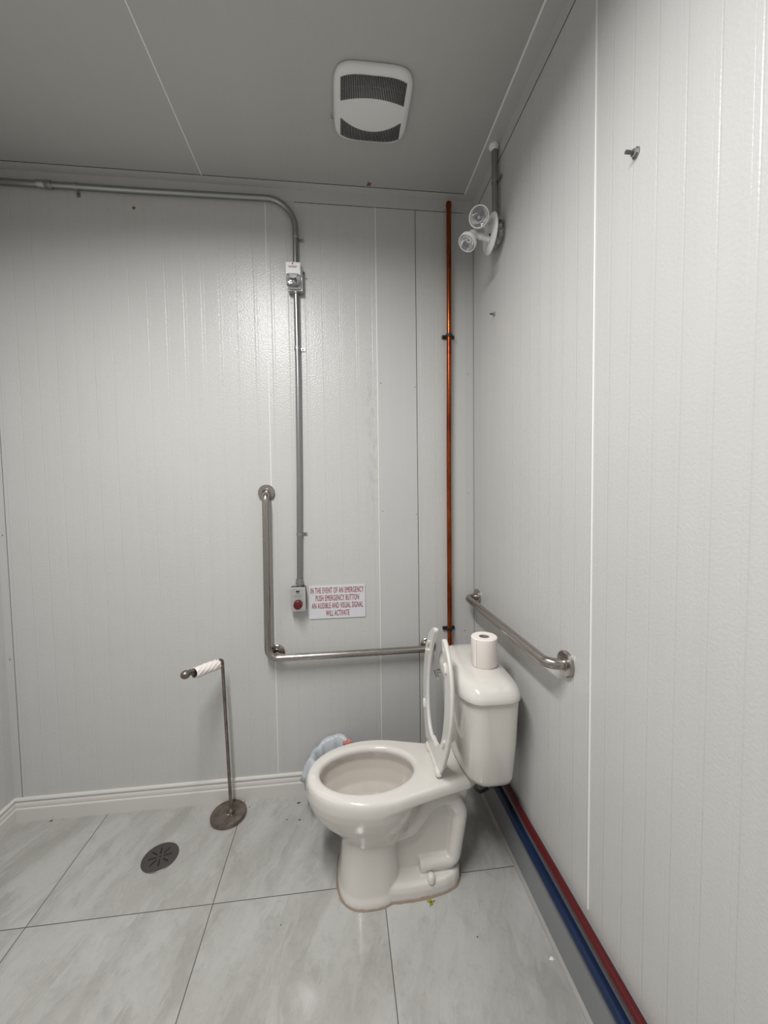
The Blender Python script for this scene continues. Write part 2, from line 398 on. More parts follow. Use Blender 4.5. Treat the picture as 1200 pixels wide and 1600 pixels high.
cy = -.0165
path = fillet([(XL + .002, cy, 2.772), (-1.5, cy, 2.771), (-.833, cy, 2.778), (-.838, cy, 2.482)], [.3, .125], 12)
obj('tube', tube(bmesh.new(), path, CR, 20), m_emt, cond, smooth=True)
bm = bmesh.new(); lathe(bm, [(CR + .0001, -.028), (CR + .0035, -.028), (CR + .0035, -.004), (CR + .002, -.002), (CR + .002, .002), (CR + .0035, .004), (CR + .0035, .028), (CR + .0001, .028)], (-1.866, cy, 2.7715), (1, 0, 0), 24)
for q in (-.015, .015): lathe(bm, [(.003, 0), (.003, .006), (0, .006)], (-1.866 + q, cy - CR - .002, 2.7715), (0, -1, 0), 8)
obj('coupling', bm, m_zinc, cond, smooth=True)
strap(cond, (-1.745, cy, 2.7715), (1, 0, 0), (0, -1, 0), (0, 0, -1)); strap(cond, (-.834, cy, 2.610), (0, 0, 1), (0, -1, 0), (1, 0, 0))
cond2 = thing('conduit', 'straight galvanised conduit dropping from the strobe box to the emergency button', 'conduit', (-.85, 0, 1.03))
obj('tube', tube(bmesh.new(), [(-.8385, cy, 2.372), (-.8395, cy, 2.0), (-.846, cy, 1.5), (-.8565, cy, 1.022)], CR, 20), m_emt, cond2, smooth=True)
strap(cond2, (-.8395, cy, 2.120), (0, 0, 1), (0, -1, 0), (1, 0, 0)); strap(cond2, (-.851, cy, 1.268), (0, 0, 1), (0, -1, 0), (1, 0, 0))
for z in (2.366, 1.036):
    x = -.8385 if z > 2 else -.856
    obj('connector', lathe(bmesh.new(), [(CR + .0001, .02), (CR + .004, .02), (CR + .004, .004), (CR + .006, .004), (CR + .006, -.003), (CR, -.003)], (x, cy, z), (0, 0, 1), 20), m_zinc, cond2, smooth=True)

# strobe / sounder
st = thing('strobe_alarm', 'white alarm strobe with clear lens on the back wall between two conduits', 'alarm', (-.842, 0, 2.36))
obj('back_box', B((-.872, -.036, 2.367), (-.806, -.0005, 2.480), .003), m_zinc, st)
x0, x1, z0, z1, yf = -.879, -.813, 2.375, 2.487, -.052
bm = B((x0, yf, 2.430), (x1, -.036, z1), .004)
pl = [(x0 + .002, 2.432), (x0 + .010, 2.434), (x0 + .015, 2.428), (x0 + .020, 2.417), (-.846, 2.411), (x1 - .020, 2.417), (x1 - .015, 2.428), (x1 - .010, 2.434), (x1 - .002, 2.432), (x1 - .002, 2.44), (x0 + .002, 2.44)]
prism(bm, pl, lambda u, v: Vector((u, yf - .001, v)), (0, .016, 0))
box(bm, (x0 + .002, -.042, z0), (x1 - .001, -.036, 2.432), .002)
obj('housing', bm, m_white, st)
bm = loft(bmesh.new(), [[Vector((u * q + (x0 + x1) / 2, y, v * q2 + 2.404)) for u, v in rsq(.031, .0275, 5, 40)] for y, q, q2 in ((-.042, 1, 1), (-.060, .98, .97), (-.068, .9, .88), (-.070, .5, .5))])
obj('lens', bm, m_lens, st, smooth=True)
bm = loft(bmesh.new(), [[Vector((u + (x0 + x1) / 2, y, v + 2.407)) for u, v in rsq(a, b, 3, 32)] for y, a, b in ((-.0425, .022, .014), (-.0435, .022, .014), (-.049, .024, .016), (-.0485, .0225, .0145))]); obj('reflector', bm, m_strobe_refl, st, smooth=True)
obj('flash_tube', tube(bmesh.new(), fillet([(-.858, -.05, 2.399), (-.858, -.055, 2.409), (-.834, -.055, 2.409), (-.834, -.05, 2.399)], .004, 4), .0022, 10), m_zinc_dark, st, smooth=True)
bm = bmesh.new(); lathe(bm, [(.0028, 0), (.0028, .002), (0, .002)], (-.848, yf - .0001, 2.478), (0, -1, 0), 12); obj('screw', bm, m_black, st)
bm = bmesh.new(); box(bm, (-.868, yf - .0005, 2.4665), (-.828, yf + .001, 2.4685)); box(bm, (-.865, yf - .0005, 2.4615), (-.831, yf + .001, 2.4635)); obj('printed_marking', bm, m_redink, st)
obj('side_screw', tube(bmesh.new(), [(-.816, -.03, 2.452), (-.797, -.03, 2.452)], .0028, 10), m_black, st)

# emergency button
eb = thing('emergency_button', 'steel wall box with a red push button beside the emergency sign', 'push button', (-.862, 0, .91))
bx0, bx1, bz0, bz1 = -.896, -.828, .908, 1.022
obj('box', B((bx0, -.038, bz0), (bx1, -.0005, bz1), .004, 3), m_zinc_dark, eb)
bm = loft(bmesh.new(), [[Vector((u + (bx0 + bx1) / 2, y, v + (bz0 + bz1) / 2)) for u, v in rsq(a, b, 14, 48)] for y, a, b in ((-.038, .034, .057), (-.0405, .034, .057), (-.044, .0275, .0545))]); obj('cover_plate', bm, m_face, eb)
bm = bmesh.new(); lathe(bm, [(.021, 0), (.021, .003), (.013, .004), (.013, .012), (.019, .013), (.0195, .021), (.017, .025), (.0085, .0262), (.008, .0255), (.007, .0262), (0, .0264)], (-.8625, -.044, .943), (0, -1, 0), 36); obj('button', bm, m_red, eb, smooth=True)
bm = lathe(bmesh.new(), [(.0092, .0255), (.0092, .0270), (.0078, .0270), (.0078, .0255)], (-.8625, -.044, .943), (0, -1, 0), 32, closed=True); rr = obj('ring_mark', bm, mat('faded_red', (.22, .02, .03), .5), eb)
bm = bmesh.new()
lathe(bm, [(.0045, 0), (.0045, .0006), (0, .0006)], (-.8665, -.0441, 1.003), (0, -1, 0), 16); lathe(bm, [(.0045, 0), (.0045, .0006), (0, .0006)], (-.8585, -.0441, 1.003), (0, -1, 0), 16)
box(bm, (-.872, -.0447, .993), (-.853, -.0440, .9942)); box(bm, (-.880, -.0447, .9835), (-.845, -.0440, .9843)); box(bm, (-.880, -.0447, .9775), (-.845, -.0440, .9783))
obj('printed_marking', bm, m_black, eb)

# sign
sg = thing('emergency_sign', 'white sign with red emergency instructions on the back wall', 'sign', (-.681, 0, .857))
sz0, sz1, sx0, sx1 = .857, 1.016, -.815, -.547
sb = obj('board', B((sx0, -.0045, sz0), (sx1, -.0005, sz1), .0006, 1), m_sign, sg)
for i, (txt, wd) in enumerate((('IN THE EVENT OF AN EMERGENCY', .252), ('PUSH EMERGENCY BUTTON', .206), ('AN AUDIBLE AND VISUAL SIGNAL', .244), ('WILL ACTIVATE', .112))):
    bm = text_mesh(txt, 1., 1., bold=0., ext=0.01)
    src = bm.verts[:] + bm.edges[:] + bm.faces[:]; half = len(bm.verts)
    dup = bmesh.ops.duplicate(bm, geom=src)['geom']                     # heavier strokes
    for v in dup:
        if isinstance(v, bmesh.types.BMVert): v.co.x += .032; v.co.z += .002
    xs = [v.co.x for v in bm.verts]; ys = [v.co.y for v in bm.verts]; cx = (min(xs) + max(xs)) / 2; cyy = (min(ys) + max(ys)) / 2
    kx = wd / (max(xs) - min(xs)); ky = .0275 / (max(ys) - min(ys)); zc = .9935 - i * .0368
    for v in bm.verts: v.co = Vector((-.681 + (v.co.x - cx) * kx, -.0048 - v.co.z * .03, zc + (v.co.y - cyy) * ky))
    obj('lettering', bm, m_redink, sg)

# ---------------------------------------------------------------- copper pipe
cp = thing('copper_pipe', 'vertical copper pipe on the back wall behind the toilet', 'pipe', (-.134, 0, .3))
obj('tube', tube(bmesh.new(), [(-.1275, -.026, 2.792), (-.129, -.026, 2.3), (-.1345, -.026, 1.6), (-.1355, -.026, .9), (-.136, -.026, .11)], .0112, 20), m_copper, cp, smooth=True)
obj('end_cap', lathe(bmesh.new(), [(.0118, -.004), (.0128, 0), (.0128, .018), (.010, .022), (0, .022)], (-.1275, -.026, 2.785), (0, 0, 1), 20), m_copper, cp, smooth=True)
for z, x in ((2.196, -.1295), (.781, -.1355)):
    bm = lathe(bmesh.new(), [(.0108, -.007), (.015, -.007), (.015, .007), (.0108, .007)], (x, -.026, z), (0, 0, 1), 24, closed=True)
    box(bm, (x - .030, -.012, z - .008), (x + .030, -.0005, z + .008), .002)
    ob = obj('clamp', bm, m_black, cp)
    ob['label'] = 'black plastic pipe clamp'

# ---------------------------------------------------------------- grab bars
def flange(parent, c, n, r=.038):
    bm = lathe(bmesh.new(), [(0, .0005), (r, .0005), (r, .009), (r - .003, .012), (.020, .0125), (.019, .016), (.0162, .016), (.0162, .004)], c, n, 40)
    o = obj('flange', bm, m_steel, parent, smooth=True); return o
gb = thing('grab_bar', 'l-shaped stainless grab bar on the back wall beside the emergency button', 'grab bar', (-.99, 0, .70))
GR = .0162; gy = -.052
p = fillet([(-.998, -.006, 1.458), (-.994, gy, 1.458), (-1.004, gy, .697), (-.241, gy + .004, .697), (-.241, -.006, .697)], [.035, .048, .035], 10)
obj('rail', tube(bmesh.new(), p, GR, 24), m_steel, gb, smooth=True)
obj('rail_post', tube(bmesh.new(), fillet([(-.93, gy, .699), (-.968, -.035, .703), (-.972, -.004, .703)], .02, 6), GR * .9, 20), m_steel, gb, smooth=True)
flange(gb, (-.998, 0, 1.463), (0, -1, 0)); flange(gb, (-.972, 0, .706), (0, -1, 0)); flange(gb, (-.241, 0, .70), (0, -1, 0))
gb2 = thing('grab_bar', 'straight stainless grab bar on the right wall above the toilet tank', 'grab bar', (0, -.42, .94))
p = fillet([(-.006, -.052, .943), (-.058, -.052, .943), (-.058, -.803, .943), (-.006, -.803, .943)], .042, 10)
obj('rail', tube(bmesh.new(), p, GR, 24), m_steel, gb2, smooth=True)
flange(gb2, (0, -.052, .943), (-1, 0, 0)); flange(gb2, (0, -.803, .943), (-1, 0, 0))

# ---------------------------------------------------------------- emergency twin light on the right wall
el = thing('emergency_light', 'twin-head white emergency light on a round box on the right wall', 'emergency light', (0, -.325, 2.47))
ec = Vector((0, -.322, 2.478))
bm = lathe(bmesh.new(), [(0, .0005), (.050, .0005), (.050, .036), (.047, .040), (0, .040)], ec, (-1, 0, 0), 8)
bmesh.ops.bevel(bm, geom=[e for e in bm.edges if abs(e.calc_length() - .0355) < .004], offset=.012, segments=3, affect='EDGES')
for zz in (-.03, .03): box(bm, (-.030, ec.y - .052, ec.z + zz - .007), (-.014, ec.y + .052, ec.z + zz + .007), .001)
obj('junction_box', bm, m_zinc, el)
bm = lathe(bmesh.new(), [(0, .040), (.071, .040), (.072, .043), (.068, .048), (.050, .054), (.020, .058), (0, .0585)], ec, (-1, 0, 0), 40); obj('canopy', bm, m_white, el, smooth=True)
obj('screw', lathe(bmesh.new(), [(.004, 0), (.004, .003), (0, .003)], ec + Vector((-.056, -.03, -.022)), (-1, 0, 0), 10), m_black, el)
def lamp_head(c, d, att, r=.037):
    c = Vector(c); d = Vector(d).normalized(); att = Vector(att)
    bm = lathe(bmesh.new(), [(0, -.062), (.012, -.062), (.016, -.055), (.020, -.038), (r * .86, -.014), (r, -.010), (r, .004), (r - .003, .004), (r - .004, -.004), (0, -.004)][:9], c, d, 32)
    h = obj('lamp_head', bm, m_white, el, smooth=True)
    b2 = lathe(bmesh.new(), [(r - .004, .000), (r * .7, -.012), (r * .35, -.024), (.006, -.028), (0, -.028)], c, d, 32); obj('reflector', b2, m_refl, h, smooth=True)
    b3 = lathe(bmesh.new(), [(r - .0035, .001), (r - .006, .004), (r * .5, .008), (0, .009)], c, d, 32); obj('lens', b3, m_lens, h, smooth=True)
    b4 = lathe(bmesh.new(), [(0, -.02), (.004, -.02), (.005, -.01), (0, -.006)], c, d, 12); obj('bulb', b4, m_white, h, smooth=True)
    back = c - d * .052
    b5 = bmesh.new(); tube(b5, [att, att.lerp(back, .5), back], [.011, .010, .009], 14); lathe(b5, [(0, -.013), (.010, -.009), (.013, 0), (.010, .009), (0, .013)], att.lerp(back, .55), back - att, 16)
    obj('knuckle', b5, m_white, el, smooth=True)
lamp_head((-.116, -.392, 2.492), (-.36, -.88, -.30), ec + Vector((-.052, -.01, .016)))
lamp_head((-.150, -.356, 2.418), (-.55, -.22, -.80), ec + Vector((-.054, -.02, -.035)), r=.035)
cond3 = thing('conduit', 'short galvanised conduit from the ceiling down to the emergency light box', 'conduit', (-.016, -.315, 2.53))
obj('tube', tube(bmesh.new(), [(-.0185, -.303, 2.822), (-.0185, -.315, 2.524)], .0122, 20), m_emt, cond3, smooth=True)
strap(cond3, (-.0185, -.3085, 2.69), (0, 0, 1), (-1, 0, 0), (0, -1, 0))
bm = lathe(bmesh.new(), [(.0122, .026), (.019, .026), (.020, .020), (.0165, .012), (.0145, .006), (.0122, .003)], (-.0195, -.302, 2.808), (0, 0, 1), 24)
for v in bm.verts: v.co += Vector((random.uniform(-.001, .001), random.uniform(-.001, .001), random.uniform(-.001, .001)))
sb_ = obj('sealant_collar', bm, m_caulk, cond3, smooth=True); sb_['label'] = 'blob of white sealant'

# ---------------------------------------------------------------- wall bolts and screws
def bolt(c, label, s=1., n=(-1, 0, 0)):
    c = Vector(c); o = thing('wall_bolt', label, 'bolt', c)
    obj('washer', lathe(bmesh.new(), [(0, .0003), (.0095 * s, .0003), (.0095 * s, .0025), (0, .0025)], c, n, 20), m_zinc, o)
    obj('nut', lathe(bmesh.new(), [(0, .0025), (.0068 * s, .0025), (.0068 * s, .0078 * s), (0, .0078 * s)], c, n, 6), m_zinc, o)
    obj('stud', lathe(bmesh.new(), [(0, .0078 * s), (.0035 * s, .0078 * s), (.0035 * s, .022 * s), (0, .022 * s)], c, n, 12), m_zinc_dark, o)
bolt((0, -1.045, 2.188), 'metal bolt sticking out of the upper right wall, the nearer and larger one', 1.15)
bolt((0, -.260, 2.196), 'small metal bolt on the right wall below the emergency light', .95)
def rivet(c, label, group=None, n=(0, -1, 0), r=.0032, m=m_zinc):
    bm = lathe(bmesh.new(), [(r, 0), (r * .95, .0012), (r * .5, .0022), (0, .0024)], c, n, 12)
    return tag(obj('screw', bm, m, smooth=True, origin=c), label, 'screw', group)
rivet((-.4575, -.0022, 1.976), 'upper screw on the left edge of the flashing strip')
rivet((-.292, -.0022, 1.960), 'upper screw on the right edge of the flashing strip')
rivet((-.4575, -.0022, 1.368), 'lower screw on the left edge of the flashing strip')
rivet((-.292, -.0022, 1.350), 'lower screw on the right edge of the flashing strip')
rivet((-.030, -.0016, 2.025), 'upper screw in the right corner angle, right of the copper pipe')
rivet((-.030, -.0016, 1.449), 'lower screw in the right corner angle, right of the copper pipe')
rivet((-.052, 0, .762), 'tiny screw on the back wall just above the toilet tank')
rivet((-2.123, -.0016, 1.295), 'upper screw in the left corner angle at the left edge of the photo')
rivet((-2.125, -.0016, .743), 'lower screw in the left corner angle at the left edge of the photo')
rivet((-1.012, 0, .708), 'tiny screw left of the lower elbow of the l-shaped grab bar')
def blotch(name, c, n, r, m, label, cat, seed=1, hgt=.002):
    rnd = random.Random(seed); c = Vector(c); q = Vector((0, 0, 1)).rotation_difference(Vector(n)); bm = bmesh.new(); N = 12
    ra = [r * rnd.uniform(.45, 1.15) for _ in range(N)]
    lo1 = [c + q @ Vector((ra[k] * math.cos(2 * math.pi * k / N), ra[k] * .7 * math.sin(2 * math.pi * k / N), 0)) for k in range(N)]
    up1 = [c + q @ Vector((ra[k] * .6 * math.cos(2 * math.pi * k / N), ra[k] * .42 * math.sin(2 * math.pi * k / N), hgt)) for k in range(N)]
    loft(bm, [lo1, up1]); return tag(obj(name, bm, m, origin=c), label, cat)
blotch('rust_spot', (-.502, -.062, ZC), (0, 0, -1), .017, m_rust, 'brown rust spot on the ceiling edge above the flashing strip', 'rust spot', 3)
blotch('rust_spot', (-1.526, 0, 2.709), (0, -1, 0), .009, m_rust, 'reddish brown spot high on the left of the back wall', 'rust spot', 5)

# ---------------------------------------------------------------- hot and cold water tubes
wt = tag(obj('water_tube', tube(bmesh.new(), [(-.017, YF + .01, .272), (-.017, -1.0, .272), (-.017, -.02, .272)], .0118, 18), m_hot, smooth=True), 'dark red water tube along the foot of the right wall, the upper one', 'water tube')
wt = tag(obj('water_tube', tube(bmesh.new(), [(-.017, YF + .01, .196), (-.017, -1.0, .196), (-.017, -.02, .196)], .0155, 18), m_cold, smooth=True), 'dark blue water tube along the foot of the right wall, below the red one', 'water tube')

# ---------------------------------------------------------------- toilet
YT = -.435
toi = thing('toilet', 'white porcelain toilet with raised open-front seat against the right wall', 'toilet', (-.45, YT, 0))
N = 72
def sup(xf, xb, hw, n=2.0, nb=None):
    xc = (xf + xb) / 2; a = (xb - xf) / 2; o = []
    for k in range(200):
        th_ = 2 * math.pi * k / 200; c_, s_ = math.cos(th_), math.sin(th_); e = nb if (nb and c_ > 0) else n
        o.append((xc + a * math.copysign(abs(c_) ** (2 / e), c_), hw * math.copysign(abs(s_) ** (2 / e), s_)))
    return o
def resamp(poly, cx, z):
    """ray-angle resample around (cx,0) into a ring of N points"""
    ring = []
    for k in range(N):
        a = 2 * math.pi * (k + .5) / N; dx, dy = math.cos(a), math.sin(a); best = None
        for i in range(len(poly)):
            x1, y1 = poly[i]; x2, y2 = poly[(i + 1) % len(poly)]; x1 -= cx; x2 -= cx
            den = dx * (y2 - y1) - dy * (x2 - x1)
            if abs(den) < 1e-12: continue
            tt = (x1 * (y2 - y1) - y1 * (x2 - x1)) / den; uu = (x1 * dy - y1 * dx) / den
            if tt > 0 and -1e-6 <= uu <= 1 + 1e-6 and (best is None or tt > best): best = tt
        ring.append(Vector((cx + dx * best, YT + dy * best, z)))
    return ring
CX = -.53
hwp = [(-.52, .178), (-.47, .170), (-.414, .153), (-.35, .136), (-.293, .121), (-.235, .108), (-.20, .100), (-.178, .088), (-.165, .06)]
def deck_outline(ins=0.):
    front = [(-.555 - (.25 - ins) * math.cos(a), (.180 - ins) * math.sin(a)) for a in [math.pi / 2 * k / 24 for k in range(25)]]
    side = front + [(x - (ins if x > -.25 else 0), y - ins) for x, y in hwp]
    return side + [(x, -y) for x, y in side[::-1][:-1]]
def egg(xf, xc, xb, hw):
    o = []
    for k in range(200):
        th_ = 2 * math.pi * k / 200; c_, s_ = math.cos(th_), math.sin(th_)
        o.append((xc + ((xb - xc) if c_ > 0 else (xc - xf)) * c_, hw * s_))
    return o
rings = [resamp(sup(-.672, -.455, .09, 2.6), CX, .165), resamp(sup(-.680, -.445, .108, 2.5), CX, .19), resamp(egg(-.700, -.565, -.432, .122), CX, .215), resamp(egg(-.736, -.560, -.415, .137), CX, .243),
         resamp(egg(-.765, -.557, -.400, .152), CX, .27), resamp(egg(-.787, -.556, -.388, .165), CX, .30), resamp(egg(-.800, -.555, -.378, .1745), CX, .332), resamp(egg(-.8055, -.555, -.370, .1795), CX, .361),
         resamp(deck_outline(0), CX, .369), resamp(deck_outline(0), CX, .380), resamp(deck_outline(.001), CX, .392), resamp(deck_outline(.005), CX, .404), resamp(deck_outline(.013), CX, .4105),
         resamp(sup(-.768, -.386, .134), CX, .412), resamp(sup(-.758, -.394, .124), CX, .408), resamp(sup(-.753, -.400, .119), CX, .398), resamp(sup(-.756, -.397, .122), CX, .382), resamp(sup(-.762, -.392, .127), CX, .357),
         resamp(sup(-.752, -.400, .122), CX, .322), resamp(sup(-.728, -.415, .106), CX, .28), resamp(sup(-.688, -.440, .08), CX, .246), resamp(sup(-.64, -.468, .048), CX, .228)]
bm = loft(bmesh.new(), rings)
def solid(bm, secs, cx):  loft(bm, [resamp(p, cx, z) for z, p in secs])
solid(bm, [(0, sup(-.696, -.455, .142, 2.7)), (.016, sup(-.695, -.457, .140, 2.7)), (.035, sup(-.690, -.462, .133, 2.8)), (.09, sup(-.684, -.467, .125, 3)), (.15, sup(-.679, -.470, .118, 3)), (.20, sup(-.677, -.470, .112, 3))], -.57)
# foot plateau and recessed core behind the column
def foot(ins): return [(-.60, .10 - ins), (-.52, .126 - ins), (-.44, .129 - ins), (-.36, .124 - ins), (-.30, .114 - ins), (-.26, .098 - ins), (-.238 - ins * .5, .07), (-.228 - ins, .035), (-.226 - ins, 0), (-.228 - ins, -.035), (-.238 - ins * .5, -.07), (-.26, -.098 + ins), (-.30, -.114 + ins), (-.36, -.124 + ins), (-.44, -.129 + ins), (-.52, -.126 + ins), (-.60, -.10 + ins)]
solid(bm, [(0, foot(0)), (.030, foot(.001)), (.046, foot(.006)), (.053, foot(.018))], -.42)
solid(bm, [(0, sup(-.52, -.238, .058, 6)), (.12, sup(-.50, -.228, .058, 6)), (.20, sup(-.47, -.216, .058, 6)), (.25, sup(-.42, -.208, .060, 6)), (.30, sup(-.385, -.198, .064, 6)), (.345, sup(-.372, -.188, .076, 5)), (.385, sup(-.365, -.180, .09, 5))], -.33)
for sgn in (-1, 1):
    pts = fillet([(-.50, YT + sgn * .058, .196), (-.425, YT + sgn * .066, .222), (-.350, YT + sgn * .066, .318), (-.268, YT + sgn * .064, .336), (-.234, YT + sgn * .062, .262), (-.262, YT + sgn * .066, .080), (-.392, YT + sgn * .070, .074)], [.05, .06, .05, .05, .03], 8)
    tube(bm, pts, [.030 if p_.z > .13 else .026 for p_ in pts], 16)
def rem(o):
    a = o.modifiers.new('r', 'REMESH'); a.mode = 'VOXEL'; a.voxel_size = .0036; a.use_smooth_shade = True
    b = o.modifiers.new('s', 'SMOOTH'); b.factor = .5; b.iterations = 9
bm = apply_mods(bm, rem)
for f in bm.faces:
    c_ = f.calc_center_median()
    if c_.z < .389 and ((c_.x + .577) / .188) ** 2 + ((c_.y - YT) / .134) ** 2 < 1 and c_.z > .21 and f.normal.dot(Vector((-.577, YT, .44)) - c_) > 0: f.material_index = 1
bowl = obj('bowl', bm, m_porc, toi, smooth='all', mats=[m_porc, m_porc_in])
w_ = loft(bmesh.new(), [resamp(sup(-.660, -.460, .060), CX, .236), resamp(sup(-.676, -.450, .070), CX, .243)]); obj('water', w_, m_water, toi)
# sealant ring on the floor round the foot
def grow(p, g): return [Vector((v.x, v.y, v.z)) for v in p]
fo = []
for k in range(N):
    a = 2 * math.pi * (k + .5) / N
    r1 = (resamp(foot(0), -.46, 0)[k] - Vector((-.46, YT, 0))).length; c1 = resamp(sup(-.696, -.455, .142, 2.7), -.46, 0)[k] if False else None
    fo.append(r1)
colo = [Vector((x, YT + y, 0)) for x, y in sup(-.696, -.455, .142, 2.7)]
def hull_r(a, cx=-.46):
    dx, dy = math.cos(a), math.sin(a); best = 0
    for poly in (sup(-.696, -.455, .142, 2.7), foot(0)):
        for i in range(len(poly)):
            x1, y1 = poly[i]; x2, y2 = poly[(i + 1) % len(poly)]; x1 -= cx; x2 -= cx; den = dx * (y2 - y1) - dy * (x2 - x1)
            if abs(den) < 1e-12: continue
            tt = (x1 * (y2 - y1) - y1 * (x2 - x1)) / den; uu = (x1 * dy - y1 * dx) / den
            if tt > 0 and -1e-6 <= uu <= 1 + 1e-6: best = max(best, tt)
    return best
rs = [hull_r(2 * math.pi * k / 96) for k in range(96)]
def cring(d, z, j=0): return [Vector((-.46 + (rs[k] + d + random.uniform(-j, j)) * math.cos(2 * math.pi * k / 96), YT + (rs[k] + d + random.uniform(-j, j)) * math.sin(2 * math.pi * k / 96), z)) for k in range(96)]
bm = loft(bmesh.new(), [cring(-.01, .0002), cring(.0055, .0002, .0018), cring(.0035, .0022, .0008), cring(-.004, .0045)]); so = obj('sealant_ring', bm, m_stain, toi); so['label'] = 'brown stained bead of sealant'
for sgn in (-1, 1):
    obj('bolt_cap', lathe(bmesh.new(), [(.0160, 0), (.0155, .012), (.0135, .021), (.007, .0265), (0, .0275)], (-.357, YT + sgn * .108, .047), (0, 0, 1), 24), m_seat, toi, smooth=True)
# tank
def tk(xb, xf, hw, z, n=4.2, bulge=.17):
    xc = (xb + xf) / 2 + .01; o = []
    for k in range(N):
        a = 2 * math.pi * k / N; c_, s_ = math.cos(a), math.sin(a)
        u = math.copysign(abs(c_) ** (2 / n), c_); v = math.copysign(abs(s_) ** (2 / n), s_)
        x = xc + u * (xb - xc) if u > 0 else xc + u * (xc - xf) * (1 - bulge * v * v)
        o.append(Vector((x, YT + .008 + hw * v, z)))
    return o
bm = loft(bmesh.new(), [tk(-0.096, -0.189, .135, .419), tk(-0.073, -0.218, .166, .421), tk(-0.060, -0.234, .183, .432), tk(-0.055, -0.243, .191, .453), tk(-0.045, -0.253, .201, .58), tk(-0.038, -0.259, .207, .735), tk(-0.043, -0.253, .2, .742)])
obj('tank', bm, m_porc, toi, smooth=True)
bm = loft(bmesh.new(), [tk(-0.044, -0.263, .206, .7365), tk(-0.036, -0.272, .216, .7375), tk(-0.035, -0.273, .2175, .7415), tk(-0.037, -0.271, .2155, .757), tk(-0.043, -0.265, .208, .773), tk(-0.056, -0.253, .194, .787), tk(-0.076, -0.231, .172, .796), tk(-0.103, -0.201, .14, .8005), tk(-0.128, -0.171, .09, .802)])
obj('tank_lid', bm, m_porc, toi, smooth='all')
lv = obj('flush_lever', tube(bmesh.new(), fillet([(-.240, YT + .150, .70), (-.272, YT + .150, .70), (-.276, YT + .095, .694)], .008, 5), [.009] * 6 + [.007] * 2, 12), m_refl, toi, smooth=True); lv['label'] = 'chrome flush lever'
# fill shank, nut and hose under the tank
bm = bmesh.new(); lathe(bm, [(0, .012), (.017, .012), (.017, -.012), (.011, -.014), (.011, -.036), (0, -.036)], (-.135, YT + .045, .388), (0, 0, 1), 8); fn = obj('tank_nut', bm, m_zinc_dark, toi)
hs = obj('supply_hose', tube(bmesh.new(), fillet([(-.135, YT + .045, .36), (-.137, YT + .045, .25), (-.09, YT + .12, .17), (-.03, YT + .15, .165), (-.006, YT + .15, .165)], .05, 8), .007, 12), m_braid, toi, smooth=True)
obj('shutoff_valve', lathe(bmesh.new(), [(0, .0), (.014, 0), (.014, .004), (.009, .006), (.009, .03), (.014, .032), (.014, .044), (0, .046)], (-.0045, YT + .15, .165), (-1, 0, 0), 14), m_zinc, toi, smooth=True)
# raised open-front seat
SX0, SX1, SZ0, SZ1 = -.298, -.272, .440, .916
def sp(wd, h, d=0):
    k = h / .48; nrm = Vector((-(SZ1 - SZ0), 0, (SX1 - SX0))).normalized()
    return Vector((SX0 + (SX1 - SX0) * k - .03 * wd - .006, YT + .002 + wd, SZ0 + (SZ1 - SZ0) * k)) + nrm * d
outer = [(0.1050, 0), (0.1239, .03), (0.1449, .07), (0.1680, .13), (0.1848, .20), (0.1900, .26), (0.1827, .33), (0.1628, .39), (0.1313, .435), (0.0998, .462), (0.0756, .476), (0.0609, .480)]
inner = [(0, .055), (0.0361, .060), (0.0680, .078), (0.0948, .115), (0.1102, .165), (0.1164, .22), (0.1154, .27), (0.1071, .33), (0.0906, .385), (0.0680, .43), (0.0494, .462), (0.0474, .474)]
def smooth_pl(p, n=6):
    o = []
    for i in range(len(p) - 1):
        p0 = p[max(i - 1, 0)]; p1 = p[i]; p2 = p[i + 1]; p3 = p[min(i + 2, len(p) - 1)]
        for k in range(n):
            t_ = k / n; o.append(tuple(.5 * ((2 * p1[j]) + (-p0[j] + p2[j]) * t_ + (2 * p0[j] - 5 * p1[j] + 4 * p2[j] - p3[j]) * t_ ** 2 + (-p0[j] + 3 * p1[j] - 3 * p2[j] + p3[j]) * t_ ** 3) for j in (0, 1)))
    o.append(p[-1]); return o
so_, si_ = smooth_pl(outer), smooth_pl(inner); si_[0] = (0.0, .055)
bm = bmesh.new(); rows = []
for sgn in (1, -1):
    for (ow, oh), (iw, ih) in (zip(so_, si_) if sgn == 1 else list(zip(so_, si_))[1:] if False else zip(so_, si_)):
        pass
def cross(o_, i_, sgn):
    P = []; prof_ = [(0, .0), (.0, .007), (.06, .0125), (.25, .0165), (.5, .0175), (.75, .0165), (.94, .0125), (1, .007), (1, 0), (.94, -.002), (.06, -.002)]
    for f_, d in prof_:
        wd = o_[0] + (i_[0] - o_[0]) * f_; h = o_[1] + (i_[1] - o_[1]) * f_; P.append((wd * sgn, h, d))
    return P
for sgn in (1, -1):
    rr_ = []
    for o_, i_ in zip(so_, si_):
        rr_.append([sp(a, b, .0175 - d - .0) for a, b, d in cross(o_, i_, sgn)])
    loft(bm, rr_)
